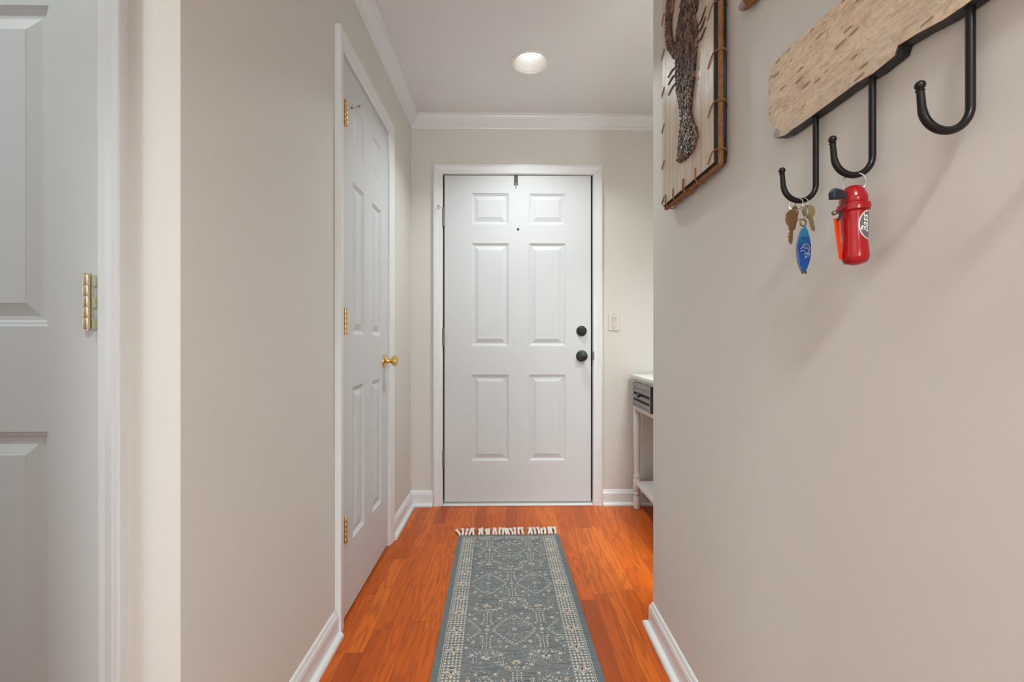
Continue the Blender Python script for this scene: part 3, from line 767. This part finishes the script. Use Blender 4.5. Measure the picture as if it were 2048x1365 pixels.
arm1 = [(1.300,2.080),(1.3171,2.0465),(1.3264,1.9951),(1.3278,1.9472),(1.3171,1.9058),(1.2847,1.8605),(1.2479,1.825),(1.2539,1.8635),(1.2784,1.8988),(1.2872,1.9522),(1.2640,2.0022),(1.258,2.06)]
arm2 = [(1.125,1.862),(1.112,1.862),(1.098,1.92),(1.086,1.985),(1.082,2.05),(1.10,2.085),(1.118,2.06),(1.112,1.99),(1.118,1.93)]
def inpoly(y, z, poly):
    c = False
    for (a, b), (d, e2) in zip(poly, poly[1:]+poly[:1]):
        if (b > z) != (e2 > z) and y < (d-a)*(z-b)/(e2-b)+a: c = not c
    return c
fg = MB()
ico_b = bmesh.new(); bmesh.ops.create_icosphere(ico_b, subdivisions=1, radius=1); ICO_V = [v.co.copy() for v in ico_b.verts]; ICO_F = [[v.index for v in f.verts] for f in ico_b.faces]; ico_b.free()
for poly in (body, arm1, arm2):
    fg.prism(poly, lambda a, b: (AX0-.0030, a, b), lambda a, b: (AX0-.0002, a, b))
    ys = [q[0] for q in poly]; zs = [q[1] for q in poly]
    cnt = int((max(ys)-min(ys))*(max(zs)-min(zs))/.000020)
    for _ in range(cnt):
        y, z = random.uniform(min(ys), max(ys)), random.uniform(min(zs), max(zs))
        if not inpoly(y, z, poly): continue
        ang = random.gauss(0, .5); ca, sa = math.cos(ang), math.sin(ang); sy_, sz_, sx_ = random.uniform(.0024, .0042), random.uniform(.0045, .0080), random.uniform(.0028, .0048)
        x0 = AX0-.0030-random.uniform(0, .0015)
        V = [(x0+v.x*sx_, y+ca*v.y*sy_-sa*v.z*sz_, z+sa*v.y*sy_+ca*v.z*sz_) for v in ICO_V]
        fg.add(V, ICO_F, 0, True)
fg.build('mosaic_creature', M['pebble'], art)
for a, b in (((1.0648,1.8351),(1.113,1.8196)), ((1.0665,1.8109),(1.113,1.8032)), ((1.0665,1.7853),(1.116,1.7806)), ((1.2491,1.8058),(1.3159,1.8129)), ((1.247,1.7858),(1.3132,1.7896)), ((1.246,1.7603),(1.3132,1.7581))):
    m = ((a[0]+b[0])/2, (a[1]+b[1])/2-.008 if b[0] < 1.2 else (a[1]+b[1])/2+.004)
    MB().tube([(AX0-.0012, *a), (AX0-.0018, *m), (AX0-.0014, *b)], [.0017, .0022, .0017], 6).build('feeler', M['twig'], art)

# ------------------------------------------------------------------ second hanging: a stick bound with rope, mostly above the photo
ds = empty('driftwood_hanging', (XR, .7, 1.72)); tag(ds, 'rope bound grey driftwood stick at the top edge above the coat rack', 'wall hanging')
a0, a1 = Vector((.5065, .936, 1.7345)), Vector((.5055, .45, 1.735))
pts = [a0+(a1-a0)*q/14+Vector((0, 0, .0015*math.sin(q*1.7))) for q in range(15)]
MB().tube(pts, [.009, .0115]+[.012+.0012*math.sin(q*2.1) for q in range(13)], 9).build('stick', M['grey_wood'], ds)
rr = MB()
hel = [(pts[0].x+.0005+.0128*math.cos(t), .912-.004*t/ (2*PI)*1.15, 1.7345+.0130*math.sin(t)) for t in [q*.35 for q in range(int(2*PI*14/.35))]]
rr.tube([h for h in hel if h[0] < .5195], .0022, 6)
rope(rr, [(.507, .922, 1.722), (.507, .90, 1.720), (.507, .80, 1.720), (.507, .47, 1.720)], .0048, .014)
rr.build('binding_rope', M['rope'], ds)

# ------------------------------------------------------------------ coat rack
rack = empty('coat_rack', (XR, .5, 1.39)); tag(rack, 'weathered tan plank coat rack with black iron hooks on the right wall', 'coat rack')
out = [(.12,1.530),(.45,1.533),(.6529,1.5316),(.7036,1.5337),(.7608,1.5402),(.7998,1.5412),(.8232,1.536),(.8314,1.5294),(.8325,1.49),(.8314,1.4474),(.8232,1.4287),(.8080,1.4150),(.8136,1.3992),(.8080,1.3950),(.782,1.3891),(.6932,1.3879),(.6224,1.3881),(.5934,1.3847),(.5601,1.3873),(.5556,1.3972),(.5283,1.3938),(.4963,1.3873),(.4727,1.386),(.36,1.389),(.12,1.387)]
pk = MB(); pk.prism(out, lambda a, b: (.5000, a, b), lambda a, b: (.5203, a, b), 0, 1, 1)
pk.build('plank', [M['driftwood'], M['burnt']], rack, bevel=.0012)
MB().prism([(.8075,1.4140),(.8140,1.4045),(.8138,1.3985),(.8060,1.3955),(.7960,1.3945),(.7955,1.4030)], lambda a, b: (.4988, a, b), lambda a, b: (.5001, a, b)).build('worn_corner', M['grey_wood'], rack)
HOOKS = [.7155, .6039, .4749, .352, .228]
def hook(y):
    mb = MB(); r = .0042; R = .0270; xs, xc, zc = .5085, .4815, 1.2772
    pts = [(xs, y, 1.405), (xs, y, 1.34)]
    for q in range(17):
        a = -q*PI/16*.97; pts.append((xc+R*math.cos(a), y, zc+R*math.sin(a)))
    pts.append((xc-R-.0012, y, 1.2895)); pts.append((xc-R-.002, y, 1.2955))
    mb.tube(pts, [r*1.05]*(len(pts)-3)+[r*.95, r*.88, r*.82], 14)
    mb.lathe([(.0030, 0), (.0046, .0012), (.0030, .0026)], Matrix.Translation((xc-R-.0018, y, 1.2925)), 14)
    mb.ball((xc-R-.002, y, 1.2995), .0052, 14)
    mb.build('hook', M['iron'], rack)
for y in HOOKS: hook(y)

# ------------------------------------------------------------------ keys on the far hook
def ring(mb, c, R, r, yaw, tilt=0, mi=0):
    Mx = Matrix.Translation(c) @ Matrix.Rotation(yaw, 4, 'Z') @ Matrix.Rotation(tilt, 4, 'X')
    mb.tube([Mx @ Vector((R*math.cos(t), 0, R*math.sin(t))) for t in [2*PI*q/28 for q in range(28)]], r, 7, mi, closed=True)
ky = .7155
kb = empty('key_bunch', (.486, ky, 1.25)); tag(kb, 'bunch of brass keys with blue surfboard fob on the farthest iron hook', 'keys')
m = MB(); ring(m, (.4755, ky, 1.2450), .0098, .0008, -.75); m.build('key_ring', M['steel'], kb)
m = MB(); ring(m, (.4850, ky, 1.2450), .0098, .0008, -1.0); m.build('key_ring', M['steel'], kb)
def flat(poly, c, yaw, th, name, mat, parent, roll=0, bevel=.0004):
    Mx = Matrix.Translation(c) @ Matrix.Rotation(yaw, 4, 'Z') @ Matrix.Rotation(roll, 4, 'Y')
    mb = MB(); mb.prism(poly, lambda a, b: Mx @ Vector((a, -th/2, b)), lambda a, b: Mx @ Vector((a, th/2, b)))
    return mb.build(name, mat, parent, bevel=bevel)
KEY = [(-.0035,.004),(.0035,.004),(.0065,.001),(.0105,-.003),(.0105,-.014),(.007,-.020),(.0042,-.0225),(.0042,-.048),(.0022,-.052),(0,-.0495),(-.001,-.047),(-.0030,-.0455),(-.0020,-.042),(-.0040,-.039),(-.0022,-.036),(-.0036,-.033),(-.0020,-.030),(-.0038,-.0265),(-.0038,-.0225),(-.007,-.020),(-.0105,-.014),(-.0105,-.003),(-.0065,.001)]
flat(KEY, (.4650, ky-.006, 1.2290), .15, .0023, 'key', M['key_brass'], kb, .08)
K2 = [(a*.8, b*.80) for a, b in KEY]
flat(K2, (.4925, ky-.004, 1.2390), -.35, .0023, 'key', M['key_dark'], kb, -.18)
K3 = [(-a*.8, b*.72) for a, b in KEY]
flat(K3, (.4770, ky+.004, 1.2400), .5, .0023, 'key', M['key_brass'], kb, .05)
m = MB(); ring(m, (.4815, ky-.005, 1.2275), .0095, .0010, -1.1); m.build('split_ring', M['steel'], kb)
ring(mm := MB(), (.4835, ky-.006, 1.2125), .0055, .0012, .2); mm.build('fob_loop', M['key_brass'], kb)
m = MB(); m.lathe([(.0115, -.0008), (.0118, 0), (.0115, .0008)], Matrix.Translation((.4985, ky+.003, 1.2330)) @ RX, 24); m.build('clear_disc', M['clear'], kb)
SF = []
for q in range(25):
    t = q/24; w = .0112*(math.sin(PI*min(1, t*.93+.0))**.72) if 0 < t < 1 else (.0006 if t == 0 else .0030)
    SF.append((w, -t*.0735))
SFP = SF + [(-a, b) for a, b in SF[::-1]]
fob = flat(SFP, (.4845, ky-.007, 1.2075), .04, .0042, 'surfboard_fob', M['surf'], kb, .02, .0010)
RIM = [(a*1.12, b*1.012+.0006) for a, b in SF]; flat(RIM+[(-a, b) for a, b in RIM[::-1]], (.4845, ky-.0065, 1.2075), .04, .0026, 'fob_rim', M['clear'], fob, .02, .0006)
for x in (-.0032, .0018): flat([(x-.0016, 0), (x+.0014, 0), (x+.0012, -.005), (x-.0004, -.0045)], (.4845, ky-.007, 1.1342), .04, .003, 'fin', M['key_dark'], fob)
def fmark(pts, w=.0006):
    m = MB(); Mx = Matrix.Translation((.4845, ky-.007, 1.2075)) @ Matrix.Rotation(.04, 4, 'Z') @ Matrix.Rotation(.02, 4, 'Y')
    m.tube([Mx @ Vector((a, -.00235, b)) for a, b in pts], w, 5); return m
mk = MB()
for pts in ([(-.007,-.043),(-.004,-.0405),(-.001,-.041),(.001,-.044)], [(-.0075,-.0385),(-.004,-.036),(0,-.0365),(.003,-.039)], [(-.003,-.0325),(0,-.030),(.004,-.0305),(.0075,-.034),(.0085,-.040)], [(-.001,-.048),(.002,-.0455),(.0055,-.047)],
            [(.001,-.053),(.003,-.0495),(.0065,-.0505)], [(-.005,-.035),(-.002,-.033),(.002,-.034),(.006,-.039),(.0075,-.046)], [(.004,-.043),(.007,-.049),(.009,-.046)]):
    q = fmark(pts); mk.add(q.v, q.f, 0, True)
mk.build('fob_print', M['silver_print'], fob)
mk = MB()
for a, b in (((-.006,-.0195),(-.0042,-.0195)), ((-.003,-.0195),(-.0012,-.0195)), ((0,-.0195),(.0018,-.0195)), ((.003,-.0195),(.0055,-.0195)), ((-.006,-.0215),(.0055,-.0215))):
    q = fmark([a, b], .00045); mk.add(q.v, q.f, 0, True)
mk.build('fob_print', M['key_dark'], fob)

# ------------------------------------------------------------------ red floating case on the middle hook
fy = .6039
fc = empty('floating_case', (.487, fy, 1.18)); tag(fc, 'red floating bottle shaped key case on the middle iron hook', 'key case')
T = Matrix.Translation((.4815, fy-.004, 1.1245)) @ Matrix.Rotation(-.03, 4, 'Y') @ Matrix.Diagonal((1.09, 1.09, 1, 1))
MB().lathe([(.0001, 0), (.004, .0003), (.0115, .003), (.0142, .008), (.0146, .014), (.0139, .024), (.0132, .036), (.0138, .052), (.0143, .066), (.0143, .0725)], T, 32).build('body', M['red'], fc)
cap = MB().lathe([(.0143, .0728), (.0168, .0745), (.0176, .079), (.0170, .0835), (.0140, .0855), (.0150, .0885), (.0146, .094), (.0128, .0985), (.0120, .102), (.0085, .1075), (.004, .1095), (.0001, .110)], T, 32).build('cap', M['red'], fc)
hn = Vector((-.50, -.52, .69)).normalized()
MB().lathe([(.0046, -.0008), (.0042, .0004), (.0001, .0002)], T @ Matrix.Translation((-.0060, -.0063, .1045)) @ hn.to_track_quat('Z', 'Y').to_matrix().to_4x4(), 16).build('cap_hole', M['hole'], cap)
m = MB(); ring(m, (.4825, fy-.001, 1.2400), .0128, .0010, -.55); m.build('split_ring', M['steel'], fc)
# oval badge wrapped round the body
phi0 = math.atan2(-fy, -.4815)+math.radians(70)
def onbody(s, z, d):         # s = arc length, z height above the badge centre
    zz = .0525+z; pr = [(.0142,.008),(.0146,.014),(.0139,.024),(.0132,.036),(.0138,.052),(.0143,.066),(.0143,.0725)]
    R = next((a[0]+(b[0]-a[0])*(zz-a[1])/(b[1]-a[1]) for a, b in zip(pr, pr[1:]) if a[1] <= zz <= b[1]), .0143)+d
    a = phi0+s/.0138; return T @ Vector((R*math.cos(a), R*math.sin(a), zz))
def oval(rs, rz, d, mat, name, parent):
    mb = MB(); V = []; F = []; n = 32; K = 6
    for k in range(K+1):
        for q in range(n): t = 2*PI*q/n; V.append(onbody(rs*k/K*math.cos(t), rz*k/K*math.sin(t), d))
    for k in range(K):
        for q in range(n): F.append((k*n+q, k*n+(q+1) % n, (k+1)*n+(q+1) % n, (k+1)*n+q))
    return mb.add(V, F, 0, True).build(name, mat, parent, recalc=False)
bd = oval(.0128, .0196, .0003, M['logo_white'], 'badge', fc)
oval(.0116, .0184, .0005, M['logo_grey'], 'badge_field', bd)
def wrapped_text(txt, size, shear, s0, z0, mat, name, parent):
    cu = bpy.data.curves.new(name, 'FONT'); cu.body = txt; cu.size = size; cu.shear = shear; cu.align_x = 'CENTER'; cu.align_y = 'CENTER'; cu.resolution_u = 4; cu.offset = .00012
    to = bpy.data.objects.new(name, cu); C.objects.link(to); bpy.context.view_layer.update()
    me = bpy.data.meshes.new_from_object(to.evaluated_get(bpy.context.evaluated_depsgraph_get())); C.objects.unlink(to); bpy.data.objects.remove(to)
    for v in me.vertices:
        x, y = v.co.x, v.co.y; v.co = onbody(s0-y, z0+x, .0008)      # reads from the bottom up
    me.materials.append(mat); o = bpy.data.objects.new(name, me); C.objects.link(o); o.parent = parent
    bpy.context.view_layer.update(); o.matrix_parent_inverse = parent.matrix_world.inverted()
wrapped_text('Bass', .0135, .35, -.0052, .001, M['logo_white'], 'badge_lettering', bd)
# whistle strip, cord, cord lock, clip
ws_ = MB(); w0 = [(.4655, fy-.012, 1.1925), (.4705, fy-.010, 1.165), (.4770, fy-.006, 1.1365)]
for dx, mi in ((0, 0), (.004, 0)):
    ws_.prism([(-.0045+dx, 0), (.0035+dx, .002), (.0060+dx, -.026), (.0095+dx, -.0545), (.0060+dx, -.0545)], lambda a, b: (.4515+a, fy-.008+a*.4, 1.1870+b), lambda a, b: (.4515+a+.0018, fy-.005+a*.4, 1.1870+b))
ws_.build('whistle', M['orange'], fc, bevel=.0005)
MB().tube([(.4680, fy-.004, 1.2260), (.4630, fy-.010, 1.2215), (.4605, fy-.013, 1.2130), (.4575, fy-.012, 1.2020), (.4560, fy-.010, 1.1920), (.4545, fy-.008, 1.1855)], .0016, 8).build('cord', M['cord_black'], fc)
cl = MB(); cl.prism([(-.0125, .0030), (-.0095, .0085), (.0030, .0050), (.0050, -.0010), (.0025, -.0055), (-.0120, -.0060)], lambda a, b: (.4525+a, fy-.018, 1.2185+b), lambda a, b: (.4525+a, fy-.008, 1.2185+b)); co = cl.build('cord_lock', M['navy'], fc, bevel=.0015)
g = MB()
for k in range(4): g.box((.4450+k*.0024, fy-.0186, 1.2145), (.4460+k*.0024, fy-.0179, 1.2225))
g.build('grip_rib', M['cord_black'], co)
c2 = MB().tube([(.4670, fy-.010, 1.2075), (.4540, fy-.013, 1.1990), (.4430, fy-.015, 1.1925)], [.0020, .0022, .0026], 8).build('toggle', M['dark_red'], fc)
MB().ball((.4435, fy-.0150, 1.1930), .0032).build('toggle_tip', M['bronze'], c2)
bpy.context.view_layer.update()
